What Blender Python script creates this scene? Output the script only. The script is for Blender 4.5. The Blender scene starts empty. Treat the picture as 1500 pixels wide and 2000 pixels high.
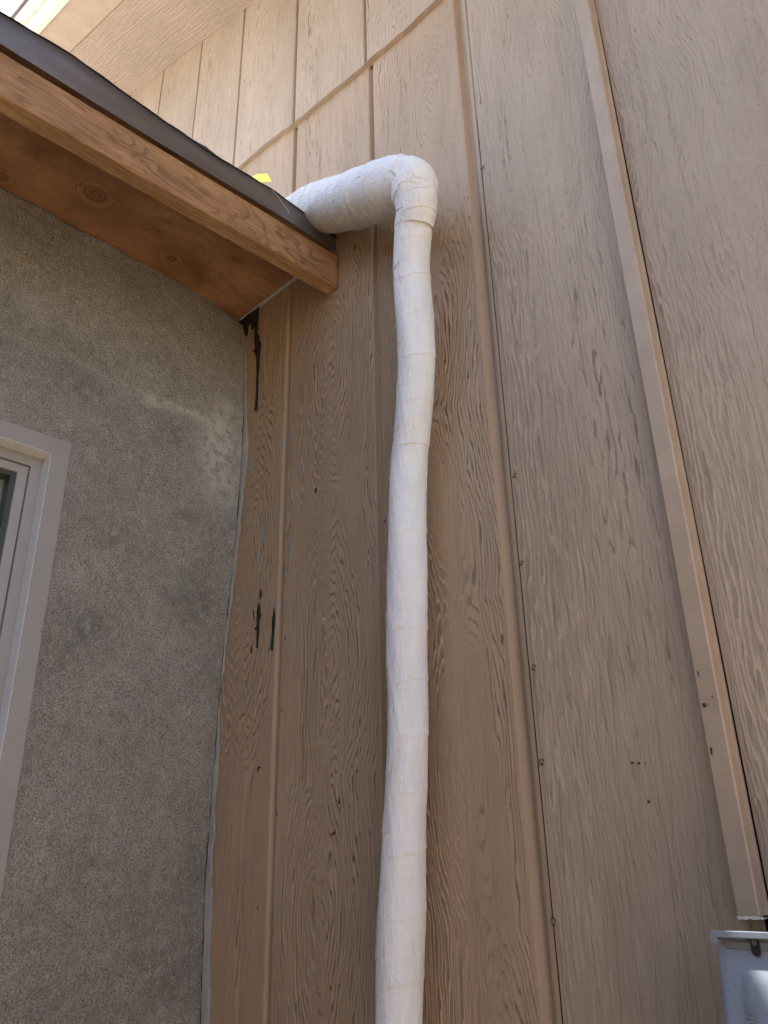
import bpy, bmesh, math, random
import numpy as np
from mathutils import Vector, Matrix
random.seed(4); rng = np.random.default_rng(11)
S = bpy.context.scene; C = S.collection

# ------------------------------------------------------------------ camera
F_PX, YAW, PITCH, ROLL = 1560.0, 0.774109584, 0.415978204, -0.0226681658
CAMZ = 1.5                                   # camera height above the ground; all z below are relative to it
cyw, syw = math.cos(YAW), math.sin(YAW)
fwd = np.array([-syw*math.cos(PITCH), cyw*math.cos(PITCH), math.sin(PITCH)])
r0 = np.array([cyw, syw, 0.0]); u0 = np.cross(r0, fwd)
right = math.cos(ROLL)*r0 + math.sin(ROLL)*u0
up = -math.sin(ROLL)*r0 + math.cos(ROLL)*u0
cam = bpy.data.cameras.new('camera'); co = bpy.data.objects.new('camera', cam); C.objects.link(co)
m = Matrix.Identity(4)
for i in range(3):
    m[i][0] = right[i]; m[i][1] = up[i]; m[i][2] = -fwd[i]
m[2][3] = CAMZ
co.matrix_world = m
cam.sensor_fit = 'VERTICAL'; cam.sensor_height = 36.0; cam.lens = 36.0*F_PX/2000.0
cam.clip_start = 0.02; cam.clip_end = 500
S.camera = co

# ------------------------------------------------------------------ world, sun, exposure
SUN = Vector((-0.503, -0.1105, 1.0)).normalized()
w = bpy.data.worlds.new('World'); S.world = w; w.use_nodes = True
wn = w.node_tree; bg = wn.nodes['Background']
sky = wn.nodes.new('ShaderNodeTexSky'); sky.sky_type = 'NISHITA'; sky.sun_disc = False
sky.sun_elevation = math.asin(SUN.z); sky.sun_rotation = math.atan2(SUN.x, SUN.y)
sky.air_density = 1.0; sky.dust_density = 1.5
wn.links.new(sky.outputs[0], bg.inputs[0]); bg.inputs[1].default_value = 0.15
sl = bpy.data.lights.new('sun', 'SUN'); sl.energy = 5.0; sl.angle = math.radians(0.53); sl.color = (1.0, 0.93, 0.82)
so = bpy.data.objects.new('sun', sl); C.objects.link(so)
so.rotation_euler = (-SUN).to_track_quat('-Z', 'Y').to_euler()
S.view_settings.view_transform = 'Standard'; S.view_settings.look = 'None'
S.view_settings.gamma = 1; S.view_settings.exposure = 1.75
S.render.engine = 'CYCLES'
S.cycles.max_bounces = 8; S.cycles.diffuse_bounces = 5
S.cycles.use_denoising = True; S.cycles.denoising_input_passes = 'RGB_ALBEDO_NORMAL'; S.cycles.denoising_prefilter = 'NONE'

# ------------------------------------------------------------------ helpers
def ray(x, y):
    return right*(x-750)/F_PX - up*(y-1000)/F_PX + fwd
def on(x, y, ax, v):                          # photo pixel -> point on a real plane of the building
    r = ray(x, y); p = r*(v/r[ax]); return np.array([p[0], p[1], p[2]+CAMZ])
def Z(z): return z + CAMZ

def nd(nt, typ, **kw):
    n = nt.nodes.new(typ)
    for k, v in kw.items():
        if k.startswith('i_'):
            key = k[2:]; key = int(key) if key.isdigit() else key.replace('_', ' ')
            n.inputs[key].default_value = v
        else: setattr(n, k, v)
    return n
def mat(name, base=(0.5, 0.5, 0.5), rough=0.6, spec=0.5):
    m = bpy.data.materials.new(name); m.use_nodes = True; nt = m.node_tree
    b = nt.nodes['Principled BSDF']; b.inputs['Base Color'].default_value = (*base, 1)
    b.inputs['Roughness'].default_value = rough; b.inputs['Specular IOR Level'].default_value = spec
    return m, nt, b
def L(nt, a, b): nt.links.new(a, b)
def coords(nt, scale=(1, 1, 1), kind='Object', rot=(0, 0, 0)):
    t = nd(nt, 'ShaderNodeTexCoord'); mp = nd(nt, 'ShaderNodeMapping')
    mp.inputs['Scale'].default_value = scale; mp.inputs['Rotation'].default_value = rot
    L(nt, t.outputs[kind], mp.inputs[0]); return mp.outputs[0]
def noise(nt, vec, scale=1, detail=4, rough=0.55, dist=0.0):
    n = nd(nt, 'ShaderNodeTexNoise'); n.inputs['Scale'].default_value = scale
    n.inputs['Detail'].default_value = detail; n.inputs['Roughness'].default_value = rough
    n.inputs['Distortion'].default_value = dist; L(nt, vec, n.inputs['Vector']); return n.outputs['Fac']
def ramp(nt, fac, stops, interp='LINEAR'):
    r = nd(nt, 'ShaderNodeValToRGB'); e = r.color_ramp.elements; r.color_ramp.interpolation = interp
    while len(e) < len(stops): e.new(0.5)
    for k, (p, c) in enumerate(stops):
        e[k].position = p; e[k].color = (*c, 1) if isinstance(c, tuple) else (c, c, c, 1)
    L(nt, fac, r.inputs[0]); return r.outputs[0]
def mth(nt, op, a, b=None, c=None, clamp=False):
    n = nd(nt, 'ShaderNodeMath', operation=op, use_clamp=clamp)
    for i, v in enumerate((a, b, c)):
        if v is None: continue
        if isinstance(v, (int, float)): n.inputs[i].default_value = v
        else: L(nt, v, n.inputs[i])
    return n.outputs[0]
def mix(nt, f, a, b, mode='MIX'):
    n = nd(nt, 'ShaderNodeMix', data_type='RGBA', blend_type=mode)
    for idx, v in ((0, f), (6, a), (7, b)):
        if isinstance(v, (int, float)): n.inputs[idx].default_value = v
        elif isinstance(v, tuple): n.inputs[idx].default_value = (*v, 1)
        else: L(nt, v, n.inputs[idx])
    return n.outputs[2]
def bump(nt, h, bsdf, dist=0.001, strength=1.0, prev=None):
    n = nd(nt, 'ShaderNodeBump'); n.inputs['Distance'].default_value = dist; n.inputs['Strength'].default_value = strength
    L(nt, h, n.inputs['Height'])
    if prev is not None: L(nt, prev, n.inputs['Normal'])
    L(nt, n.outputs[0], bsdf.inputs['Normal']); return n.outputs[0]
def attr(nt, name):
    a = nd(nt, 'ShaderNodeAttribute', attribute_name=name); return a.outputs['Fac']

def vnoise(x, y, seed=0):                      # smooth 2-D value noise, arrays in, -1..1 out
    g = np.random.default_rng(seed).uniform(-1, 1, (256, 256))
    x = np.asarray(x, float)+57.3; y = np.asarray(y, float)+91.7
    xi = np.floor(x).astype(int); yi = np.floor(y).astype(int); fx = x-xi; fy = y-yi
    fx = fx*fx*(3-2*fx); fy = fy*fy*(3-2*fy)
    a = g[xi % 256, yi % 256]; b = g[(xi+1) % 256, yi % 256]; c = g[xi % 256, (yi+1) % 256]; d = g[(xi+1) % 256, (yi+1) % 256]
    return (a*(1-fx)+b*fx)*(1-fy) + (c*(1-fx)+d*fx)*fy
def fbm(x, y, seed=0, o=4):
    s = 0; a = 1; t = 0
    for k in range(o):
        s = s + a*vnoise(x*2**k, y*2**k, seed+k); t += a; a *= 0.5
    return s/t

def root(name, loc, label, cat, group=None):
    o = bpy.data.objects.new(name, None); C.objects.link(o); o.location = loc; o.empty_display_size = 0.1
    o['label'] = label; o['category'] = cat
    if group: o['group'] = group
    return o
def link(name, me, m, parent=None, label=None, smooth=False):
    o = bpy.data.objects.new(name, me); C.objects.link(o)
    if m is not None: me.materials.append(m)
    if parent is not None:
        o.parent = parent
        o.matrix_parent_inverse = Matrix.Translation(-parent.location)   # every object keeps world coordinates
    if label: o['label'] = label
    if smooth:
        me.polygons.foreach_set('use_smooth', [True]*len(me.polygons))
    return o
def bmo(name, bm, m, parent=None, label=None, smooth=False, bevel=0, seg=2):
    bmesh.ops.recalc_face_normals(bm, faces=bm.faces)
    me = bpy.data.meshes.new(name); bm.to_mesh(me); bm.free()
    o = link(name, me, m, parent, label, smooth)
    if bevel:
        b = o.modifiers.new('bevel', 'BEVEL'); b.width = bevel; b.segments = seg; b.limit_method = 'ANGLE'
    return o
def box(bm, x0, x1, y0, y1, z0, z1):
    v = [bm.verts.new(p) for p in ((x0,y0,z0),(x1,y0,z0),(x1,y1,z0),(x0,y1,z0),(x0,y0,z1),(x1,y0,z1),(x1,y1,z1),(x0,y1,z1))]
    for f in ((0,3,2,1),(4,5,6,7),(0,1,5,4),(1,2,6,5),(2,3,7,6),(3,0,4,7)): bm.faces.new([v[i] for i in f])
def hexa(bm, pts):                              # 8 corners, bottom ring then top ring
    v = [bm.verts.new(p) for p in pts]
    for f in ((0,3,2,1),(4,5,6,7),(0,1,5,4),(1,2,6,5),(2,3,7,6),(3,0,4,7)): bm.faces.new([v[i] for i in f])
def grid_mesh(name, P, attrs=None, mask=None, uv=None):
    """P: (n, m, 3) array of points -> quad mesh, with float point attributes"""
    n, k, _ = P.shape; me = bpy.data.meshes.new(name)
    idx = np.arange(n*k).reshape(n, k)
    q = np.stack([idx[:-1, :-1], idx[1:, :-1], idx[1:, 1:], idx[:-1, 1:]], -1)
    if mask is not None: q = q[mask]
    q = q.reshape(-1, 4)
    me.vertices.add(n*k); me.vertices.foreach_set('co', P.reshape(-1).astype(np.float32))
    me.loops.add(len(q)*4); me.loops.foreach_set('vertex_index', q.reshape(-1).astype(np.int32))
    me.polygons.add(len(q)); me.polygons.foreach_set('loop_start', (np.arange(len(q))*4).astype(np.int32))
    me.polygons.foreach_set('loop_total', np.full(len(q), 4, np.int32))
    me.update(calc_edges=True)
    for a, v in (attrs or {}).items():
        at = me.attributes.new(a, 'FLOAT', 'POINT'); at.data.foreach_set('value', np.asarray(v, np.float32).reshape(-1))
    return me

# ------------------------------------------------------------------ materials
PAINT = (0.390, 0.293, 0.202)
def siding_material(name, PAINT):
    m, nt, b = mat(name, PAINT, 0.5, 0.4)
    c = coords(nt, (1, 1, 1))
    # embossed grain: contour lines of the interpolated ring phase, with wander
    ph = attr(nt, 'rings'); amp = attr(nt, 'relief')
    n1 = noise(nt, coords(nt, (34, 34, 4.5)), 1, 2, 0.5)
    n2 = noise(nt, coords(nt, (75, 75, 12)), 1, 3, 0.5)
    ph2 = mth(nt, 'ADD', ph, mth(nt, 'MULTIPLY', mth(nt, 'SUBTRACT', n1, 0.5), 2.6))
    # bands that follow the grain: coarse relief here, almost smooth there
    cv = nd(nt, 'ShaderNodeCombineXYZ'); sx = nd(nt, 'ShaderNodeSeparateXYZ'); L(nt, c, sx.inputs[0])
    L(nt, mth(nt, 'MULTIPLY', ph2, 0.16), cv.inputs[0]); L(nt, mth(nt, 'MULTIPLY', sx.outputs[2], 1.1), cv.inputs[1]); L(nt, mth(nt, 'MULTIPLY', sx.outputs[0], 2.0), cv.inputs[2])
    nm = noise(nt, cv.outputs[0], 1, 2, 0.5)
    patch = ramp(nt, nm, [(0.36, 0.16), (0.42, 0.62), (0.54, 1.0)])
    ph3 = mth(nt, 'ADD', mth(nt, 'MULTIPLY', ph2, 1.6), mth(nt, 'MULTIPLY', mth(nt, 'SUBTRACT', n2, 0.5), 2.0))
    fr = mth(nt, 'FRACT', ph3)
    saw = ramp(nt, fr, [(0.0, 0.20), (0.10, 0.0), (0.42, 0.62), (0.72, 1.0), (0.86, 0.90), (1.0, 0.20)])
    h = mth(nt, 'MULTIPLY', saw, patch)
    nf = noise(nt, coords(nt, (270, 270, 15)), 1, 3, 0.6, 0.3)
    h = mth(nt, 'ADD', h, mth(nt, 'MULTIPLY', mth(nt, 'MULTIPLY', nf, mth(nt, 'ADD', patch, 0.10)), 0.75))
    nk = noise(nt, coords(nt, (26, 26, 1.5)), 1, 4, 0.55, 0.3)
    crack = mth(nt, 'ABSOLUTE', mth(nt, 'SUBTRACT', nk, 0.5))
    crk = ramp(nt, crack, [(0.0, 0.0), (0.007, 1.0)])
    h = mth(nt, 'ADD', h, mth(nt, 'MULTIPLY', crk, 0.8))
    # the sheets right of the seam carry a denser, choppier ripple
    rt = ramp(nt, mth(nt, 'ADD', sx.outputs[0], 0.9), [(0.21, 0.0), (0.23, 1.0)])
    rp = noise(nt, coords(nt, (165, 165, 24)), 1, 3, 0.55, 0.7)
    h = mth(nt, 'ADD', h, mth(nt, 'MULTIPLY', mth(nt, 'MULTIPLY', ramp(nt, rp, [(0.36, 0.0), (0.62, 1.0)]), rt), 0.85))
    h = mth(nt, 'MULTIPLY', h, amp)
    no = noise(nt, coords(nt, (420, 420, 300)), 1, 2, 0.5)
    h2 = mth(nt, 'ADD', h, mth(nt, 'MULTIPLY', no, 0.10))
    bump(nt, h2, b, 0.00082, 1.0)
    # colour: paint with a little fading, faint shade painted into the deepest lines, grey smears
    nc = noise(nt, coords(nt, (5, 5, 1.6)), 1, 7, 0.7)
    col = ramp(nt, nc, [(0.32, tuple(x*.86 for x in PAINT)), (0.52, PAINT), (0.70, (PAINT[0]*1.12, PAINT[1]*1.13, PAINT[2]*1.16))])
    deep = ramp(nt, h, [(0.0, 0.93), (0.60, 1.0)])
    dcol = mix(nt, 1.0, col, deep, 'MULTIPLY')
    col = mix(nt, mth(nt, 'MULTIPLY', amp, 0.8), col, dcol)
    stn = ramp(nt, noise(nt, coords(nt, (26, 26, 5)), 1, 6, 0.7), [(0.62, 0.0), (0.75, 0.4)])      # faint dust and scuffs
    col = mix(nt, stn, col, (0.50, 0.40, 0.30))
    sm = attr(nt, 'smear'); cs = coords(nt, (190, 190, 60)); ns = noise(nt, cs, 1, 6, 0.8)
    smf = ramp(nt, mth(nt, 'ADD', mth(nt, 'MULTIPLY', sm, 0.62), mth(nt, 'MULTIPLY', ns, 0.62)), [(0.62, 0.0), (0.72, 1.0)])
    col = mix(nt, mth(nt, 'MULTIPLY', smf, 0.65), col, (0.30, 0.285, 0.255))
    cp = coords(nt, (60, 60, 60)); npn = noise(nt, cp, 1, 2, 0.5)
    L(nt, col, b.inputs['Base Color'])
    L(nt, ramp(nt, no, [(0.3, 0.42), (0.7, 0.6)]), b.inputs['Roughness'])
    return m
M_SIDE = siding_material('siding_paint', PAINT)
M_SIDE_BROWN = siding_material('siding_browner', (0.375, 0.263, 0.165))   # the left sheet is tinted browner than the others

def plain_paint(name, base, rough=0.5, bd=0.0002, var=0.12):
    m, nt, b = mat(name, base, rough, 0.4)
    n = noise(nt, coords(nt, (14, 14, 14)), 1, 6, 0.65)
    lo = tuple(x*(1-var) for x in base); hi = tuple(min(1, x*(1+var)) for x in base)
    L(nt, ramp(nt, n, [(0.3, lo), (0.7, hi)]), b.inputs['Base Color'])
    bump(nt, noise(nt, coords(nt, (260, 260, 260)), 1, 3, 0.6), b, bd)
    return m
M_TRIM = plain_paint('trim_paint', (0.385, 0.290, 0.202), 0.45, 0.00025)
M_WHITEFASC = plain_paint('fascia_paint', (0.62, 0.56, 0.48), 0.5)
M_SOFFIT = None
def soffit_material():
    m, nt, b = mat('rake_soffit_paint', PAINT, 0.55, 0.35)
    base = (0.40, 0.30, 0.215)
    # grain runs along the rake (slope about 22 degrees in X-Z)
    c = coords(nt, (9, 210, 9), rot=(0, math.radians(-22), 0)); n = noise(nt, c, 1, 4, 0.65, 0.5)
    h = ramp(nt, n, [(0.40, 0.0), (0.60, 1.0)])
    bump(nt, h, b, 0.0016)
    n2 = noise(nt, coords(nt, (4, 4, 4)), 1, 4, 0.6)
    L(nt, ramp(nt, n2, [(0.3, tuple(x*.92 for x in base)), (0.7, tuple(x*1.06 for x in base))]), b.inputs['Base Color'])
    return m
M_SOFFIT = soffit_material()

def stucco_material():
    m, nt, b = mat('grey_stucco', (0.2, 0.18, 0.155), 0.9, 0.2)
    c = coords(nt, (1, 1, 1))
    big = noise(nt, coords(nt, (6, 6, 6)), 1, 8, 0.68, 0.5)
    col = ramp(nt, big, [(0.30, (0.335, 0.320, 0.285)), (0.46, (0.415, 0.394, 0.348)), (0.60, (0.445, 0.422, 0.374)), (0.78, (0.520, 0.492, 0.436))])
    med = noise(nt, coords(nt, (38, 38, 38)), 1, 5, 0.7)
    col = mix(nt, 1.0, col, ramp(nt, med, [(0.3, 0.84), (0.7, 1.12)]), 'MULTIPLY')
    fine = noise(nt, coords(nt, (330, 330, 330)), 1, 4, 0.75)
    col = mix(nt, 1.0, col, ramp(nt, fine, [(0.36, 0.42), (0.5, 1.0), (0.62, 1.35)]), 'MULTIPLY')
    stn0 = ramp(nt, noise(nt, coords(nt, (42, 42, 42)), 1, 8, 0.75), [(0.43, 0.15), (0.53, 1.25)])
    st = mth(nt, 'MULTIPLY', attr(nt, 'stain'), stn0)            # dark damp patches (+) and the pale patch (-) where they sit on the wall
    col = mix(nt, mth(nt, 'MULTIPLY', mth(nt, 'MAXIMUM', st, 0.0), 1.0, clamp=True), col, (0.165, 0.155, 0.140))
    col = mix(nt, mth(nt, 'MULTIPLY', mth(nt, 'MAXIMUM', mth(nt, 'MULTIPLY', st, -1.0), 0.0), 1.0, clamp=True), col, (0.70, 0.66, 0.60))
    L(nt, col, b.inputs['Base Color'])
    g1 = nd(nt, 'ShaderNodeTexVoronoi', feature='F1'); L(nt, coords(nt, (260, 235, 235)), g1.inputs['Vector']); g1.inputs['Scale'].default_value = 1
    gr = noise(nt, coords(nt, (240, 240, 170), rot=(0.6, 0, 0)), 1, 4, 0.65, 0.9)
    g2 = noise(nt, coords(nt, (75, 75, 75)), 1, 4, 0.6)
    h = mth(nt, 'ADD', mth(nt, 'MULTIPLY', gr, 1.0), mth(nt, 'MULTIPLY', g2, 0.9))
    h = mth(nt, 'ADD', h, mth(nt, 'MULTIPLY', mth(nt, 'SUBTRACT', 1.0, g1.outputs['Distance']), 0.25))
    h = mth(nt, 'ADD', h, mth(nt, 'MULTIPLY', fine, 0.7))
    bump(nt, h, b, 0.0078, 1.0)
    return m
M_STUC = stucco_material()
def mortar_material(name, base, rough=0.75):
    m, nt, b = mat(name, base, rough, 0.3)
    n = noise(nt, coords(nt, (40, 40, 12)), 1, 6, 0.7)
    L(nt, ramp(nt, n, [(0.3, tuple(x*.72 for x in base)), (0.7, tuple(x*1.25 for x in base))]), b.inputs['Base Color'])
    bump(nt, noise(nt, coords(nt, (300, 300, 90)), 1, 4, 0.65), b, 0.0012)
    return m
M_MORT = mortar_material('smeared_mortar', (0.36, 0.35, 0.32))
M_BASE = mortar_material('base_coat', (0.31, 0.28, 0.24), 0.9)

def wood_material(name, mode):
    """mode 'face': swirling flat-sawn grain, 'edge': straight grain, 'ply': soft plywood with knots; along Y"""
    m, nt, b = mat(name, (0.4, 0.2, 0.1), 0.62, 0.3)
    if mode == 'ply':
        ph = attr(nt, 'rings'); kn = attr(nt, 'knot')
        wob = noise(nt, coords(nt, (22, 9, 22)), 1, 3, 0.5)
        f = mth(nt, 'FRACT', mth(nt, 'ADD', ph, mth(nt, 'MULTIPLY', wob, 2.4)))
        line = ramp(nt, f, [(0, 0.0), (0.12, 1.0), (0.5, 0.35), (1.0, 0.0)])
        blot = noise(nt, coords(nt, (9, 7, 9)), 1, 4, 0.6)
        base = ramp(nt, blot, [(0.34, (0.21, 0.105, 0.050)), (0.5, (0.32, 0.168, 0.080)), (0.66, (0.43, 0.240, 0.120))])
        dark = mix(nt, 1.0, base, (0.45, 0.38, 0.36), 'MULTIPLY')
        wgt = mth(nt, 'ADD', 0.32, mth(nt, 'MULTIPLY', kn, 0.9), clamp=True)
        base = mix(nt, mth(nt, 'MULTIPLY', kn, 0.45, clamp=True), base, (0.46, 0.26, 0.13))
        col = mix(nt, mth(nt, 'MULTIPLY', line, wgt), base, dark)
        kc = attr(nt, 'core'); col = mix(nt, mth(nt, 'MULTIPLY', kc, 0.6, clamp=True), col, (0.13, 0.055, 0.028))
        fine = noise(nt, coords(nt, (500, 60, 500)), 1, 3, 0.6)
        col = mix(nt, 1.0, col, ramp(nt, fine, [(0.3, 0.88), (0.7, 1.08)]), 'MULTIPLY')
        bump(nt, fine, b, 0.0003)
    else:
        if mode == 'edge':
            c = coords(nt, (150, 1.2, 150)); n = noise(nt, c, 1, 3, 0.5, 0.15)
            f = mth(nt, 'FRACT', mth(nt, 'MULTIPLY', n, 5.0))
            line = ramp(nt, f, [(0, 0.15), (0.45, 0.0), (0.8, 0.7), (0.93, 1.0), (1, 0.15)])
        else:
            c = coords(nt, (13, 3.6, 15)); n = noise(nt, c, 1, 2.2, 0.48, 0.9)
            f = mth(nt, 'FRACT', mth(nt, 'MULTIPLY', n, 11.0))
            line = ramp(nt, f, [(0, 0.1), (0.45, 0.05), (0.8, 0.75), (0.93, 1.0), (1, 0.1)])
        blot = noise(nt, coords(nt, (22, 5, 22)), 1, 5, 0.6)
        lo, hi = ((0.34, 0.195, 0.095), (0.50, 0.32, 0.17)) if mode == 'edge' else ((0.25, 0.130, 0.060), (0.41, 0.240, 0.120))
        base = ramp(nt, blot, [(0.35, lo), (0.66, hi)])
        dark = mix(nt, 1.0, base, (0.50, 0.38, 0.31), 'MULTIPLY')
        soft = ramp(nt, noise(nt, coords(nt, (10, 4, 14)), 1, 3, 0.5), [(0.36, 0.30), (0.62, 0.95)])
        col = mix(nt, mth(nt, 'MULTIPLY', line, soft if mode == 'face' else 0.62), base, dark)
        fib = noise(nt, coords(nt, (420, 22, 420)), 1, 4, 0.65)
        col = mix(nt, 1.0, col, ramp(nt, fib, [(0.3, 0.82), (0.7, 1.12)]), 'MULTIPLY')
        scuff = ramp(nt, noise(nt, coords(nt, (160, 120, 160)), 1, 5, 0.75), [(0.70, 0.0), (0.76, 0.5)])
        col = mix(nt, scuff, col, (0.55, 0.45, 0.34))
        h = mth(nt, 'ADD', mth(nt, 'MULTIPLY', fib, 0.6), mth(nt, 'MULTIPLY', line, -0.5))
        bump(nt, h, b, 0.0011)
    L(nt, col, b.inputs['Base Color'])
    return m
M_FACE = wood_material('beam_face_wood', 'face'); M_EDGE = wood_material('beam_edge_wood', 'edge'); M_PLY = wood_material('plywood', 'ply')

def metal_material():
    m, nt, b = mat('bronze_flashing', (0.075, 0.058, 0.05), 0.42, 0.5)
    n = noise(nt, coords(nt, (7, 3, 18)), 1, 5, 0.6)
    L(nt, ramp(nt, n, [(0.3, (0.080, 0.062, 0.054)), (0.7, (0.135, 0.110, 0.097))]), b.inputs['Base Color'])
    b.inputs['Metallic'].default_value = 0.15
    L(nt, ramp(nt, noise(nt, coords(nt, (60, 20, 60)), 1, 4, 0.6), [(0.3, 0.34), (0.7, 0.52)]), b.inputs['Roughness'])
    bump(nt, noise(nt, coords(nt, (6, 5, 20)), 1, 3, 0.5), b, 0.004)
    return m
M_METAL = metal_material()
M_FELT = plain_paint('black_felt', (0.028, 0.026, 0.025), 0.85, 0.001)
M_ROOF = plain_paint('roof_sheet', (0.62, 0.60, 0.57), 0.8, 0.001)
M_SHING = plain_paint('shingles', (0.14, 0.12, 0.105), 0.9, 0.002)
M_DARK = plain_paint('dark_gap', (0.012, 0.010, 0.009), 0.9)
def tar_material():
    m, nt, b = mat('black_tar', (0.012, 0.011, 0.010), 0.22, 0.6)
    bump(nt, noise(nt, coords(nt, (120, 120, 40)), 1, 3, 0.6), b, 0.0012); return m
M_TAR = tar_material()
M_NAIL = plain_paint('painted_nail', (0.21, 0.145, 0.10), 0.5, 0.0003)

def wrap_material():
    m, nt, b = mat('white_wrap', (0.78, 0.76, 0.72), 0.72, 0.25)
    uvn = nd(nt, 'ShaderNodeUVMap'); uvn.uv_map = 'wrap'
    def uvc(sx, sy):
        mp = nd(nt, 'ShaderNodeMapping'); mp.inputs['Scale'].default_value = (sx, sy, 1); L(nt, uvn.outputs[0], mp.inputs[0]); return mp.outputs[0]
    # u = metres round the pipe, v = metres along it: threads run along the pipe
    th = noise(nt, uvc(620, 24), 1, 3, 0.6); blob = noise(nt, uvc(210, 170), 1, 4, 0.65); big = noise(nt, uvc(28, 10), 1, 4, 0.6)
    h = mth(nt, 'ADD', mth(nt, 'MULTIPLY', th, 0.7), mth(nt, 'MULTIPLY', blob, 0.8))
    h = mth(nt, 'ADD', h, mth(nt, 'MULTIPLY', big, 0.8))
    bump(nt, h, b, 0.0030)
    sd = attr(nt, 'seam'); dirt = attr(nt, 'dirt')
    col = ramp(nt, big, [(0.3, (0.76, 0.76, 0.755)), (0.7, (0.86, 0.858, 0.85))])
    sdn = ramp(nt, noise(nt, uvc(90, 60), 1, 4, 0.7), [(0.42, 0.0), (0.62, 0.55)])
    col = mix(nt, mth(nt, 'MULTIPLY', sd, sdn, clamp=True), col, (0.70, 0.60, 0.42))
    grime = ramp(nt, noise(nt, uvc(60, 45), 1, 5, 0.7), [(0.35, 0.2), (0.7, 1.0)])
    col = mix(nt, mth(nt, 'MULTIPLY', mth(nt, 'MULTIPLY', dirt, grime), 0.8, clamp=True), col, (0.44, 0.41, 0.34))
    speck = ramp(nt, noise(nt, uvc(400, 400), 1, 2, 0.5), [(0.78, 0.0), (0.82, 0.6)])
    col = mix(nt, speck, col, (0.35, 0.27, 0.2))
    L(nt, col, b.inputs['Base Color']); return m
M_WRAP = wrap_material()
M_FUZZ = plain_paint('wrap_fibres', (0.82, 0.80, 0.76), 0.7)
M_VINYL = plain_paint('taupe_vinyl', (0.285, 0.268, 0.255), 0.38, 0.0001, 0.06)
M_GASKET = plain_paint('black_gasket', (0.045, 0.05, 0.05), 0.5)
M_GREYBOX = plain_paint('grey_box_paint', (0.20, 0.235, 0.285), 0.4, 0.0002, 0.06)
M_BOXSTRIP = plain_paint('box_strip', (0.17, 0.17, 0.18), 0.5)
M_BLACKPL = plain_paint('black_plastic', (0.02, 0.02, 0.02), 0.4)
M_PVC = plain_paint('broken_end', (0.70, 0.64, 0.52), 0.7, 0.0006)
def yellow():
    m, nt, b = mat('yellow_tape', (1.0, 0.86, 0.01), 0.5); b.inputs['Emission Strength'].default_value = 0
    return m
M_YEL = yellow()
def glass():
    m, nt, b = mat('window_glass', (0.03, 0.034, 0.028), 0.04, 0.8)
    b.inputs['Transmission Weight'].default_value = 0.85; b.inputs['Base Color'].default_value = (0.85, 0.9, 0.8, 1); b.inputs['IOR'].default_value = 1.45
    return m
M_GLASS = glass()
def curtain():
    m, nt, b = mat('khaki_curtain', (0.25, 0.23, 0.11), 0.9)
    n = noise(nt, coords(nt, (30, 30, 6)), 1, 4, 0.6)
    L(nt, ramp(nt, n, [(0.3, (0.20, 0.185, 0.095)), (0.7, (0.34, 0.31, 0.17))]), b.inputs['Base Color']); return m
M_CURT = curtain()
def ground_mat():
    m, nt, b = mat('sandy_ground', (0.42, 0.34, 0.25), 0.9, 0.2)
    n = noise(nt, coords(nt, (3, 3, 3)), 1, 8, 0.65)
    L(nt, ramp(nt, n, [(0.3, (0.40, 0.31, 0.215)), (0.7, (0.56, 0.455, 0.335))]), b.inputs['Base Color'])
    bump(nt, noise(nt, coords(nt, (40, 40, 40)), 1, 6, 0.7), b, 0.01); return m

# ------------------------------------------------------------------ ground
bm = bmesh.new(); v = [bm.verts.new(p) for p in ((-200,-200,0),(200,-200,0),(200,200,0),(-200,200,0))]; bm.faces.new(v)
g = bmo('ground', bm, ground_mat()); g['kind'] = 'structure'

# ------------------------------------------------------------------ the tall house: siding, rake, batten
WY = 1.0
def rake(x): return 3.046 - 0.4053*(x+2.432)      # underside of the rake where it meets the wall
AX = np.array([-6.0, -2.2, -1.46, -1.279, -1.14, -0.997, -0.87, -0.742, 0.5])
AZ = np.array([2.20, 1.985, 1.939, 1.908, 1.888, 1.873, 1.864, 1.859, 1.82])
house = root('house', (-1.0, 1.0, 0.0), 'tall house wall clad in tan embossed wood grain siding behind the white pipe', 'house')

smears = [(570, 850, 22, 14), (548, 868, 18, 10), (560, 942, 14, 22), (590, 920, 16, 10), (585, 675, 10, 18), (515, 1050, 14, 26), (570, 1075, 12, 34), (500, 1090, 16, 12),
          (478, 1170, 9, 22), (540, 1180, 26, 8), (556, 1118, 10, 10), (563, 1560, 10, 12), (470, 1225, 8, 16), (586, 1330, 5, 6), (432, 1770, 8, 16), (600, 1895, 6, 5),
          (500, 850, 14, 30), (497, 770, 8, 40), (492, 910, 12, 34), (482, 1000, 10, 30)]
smears = [(on(a, b, 1, WY), c, d) for a, b, c, d in smears]
knots = {0: [(-0.95, .02), (.62, -.01)], 1: [(-0.07, .0), (0.35, .02), (1.05, -.01), (-.6, 0)], 2: [(.13, -.01), (.66, -.035), (.88, -.03), (1.6, .02), (-.3, .02)], 3: [(1.45, .03), (2.3, 0), (-.9, 0)], 4: [(1.15, .05), (-.4, 0)], 5: [(.9, 0)]}
def plank_rings(x, z, pid, xc, seed):
    """growth-ring phase: distance to a pith line that crosses the board face at knots"""
    h = np.full_like(z, 0.10)
    cx = xc + 0.03*vnoise(z*1.3, z*0+pid*7.3, seed)
    for kz, kx in knots.get(pid, [(0.2, 0)]):
        d = np.abs(z-kz)
        h = np.minimum(h, 0.012 + d*0.20)
        cx = cx + (kx)*np.exp(-(d/0.18)**2)
    r = np.sqrt((x-cx)**2 + h**2)
    return r/0.0086 + 1.0*fbm(x*9, z*2.2, seed+5, 3)
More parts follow.
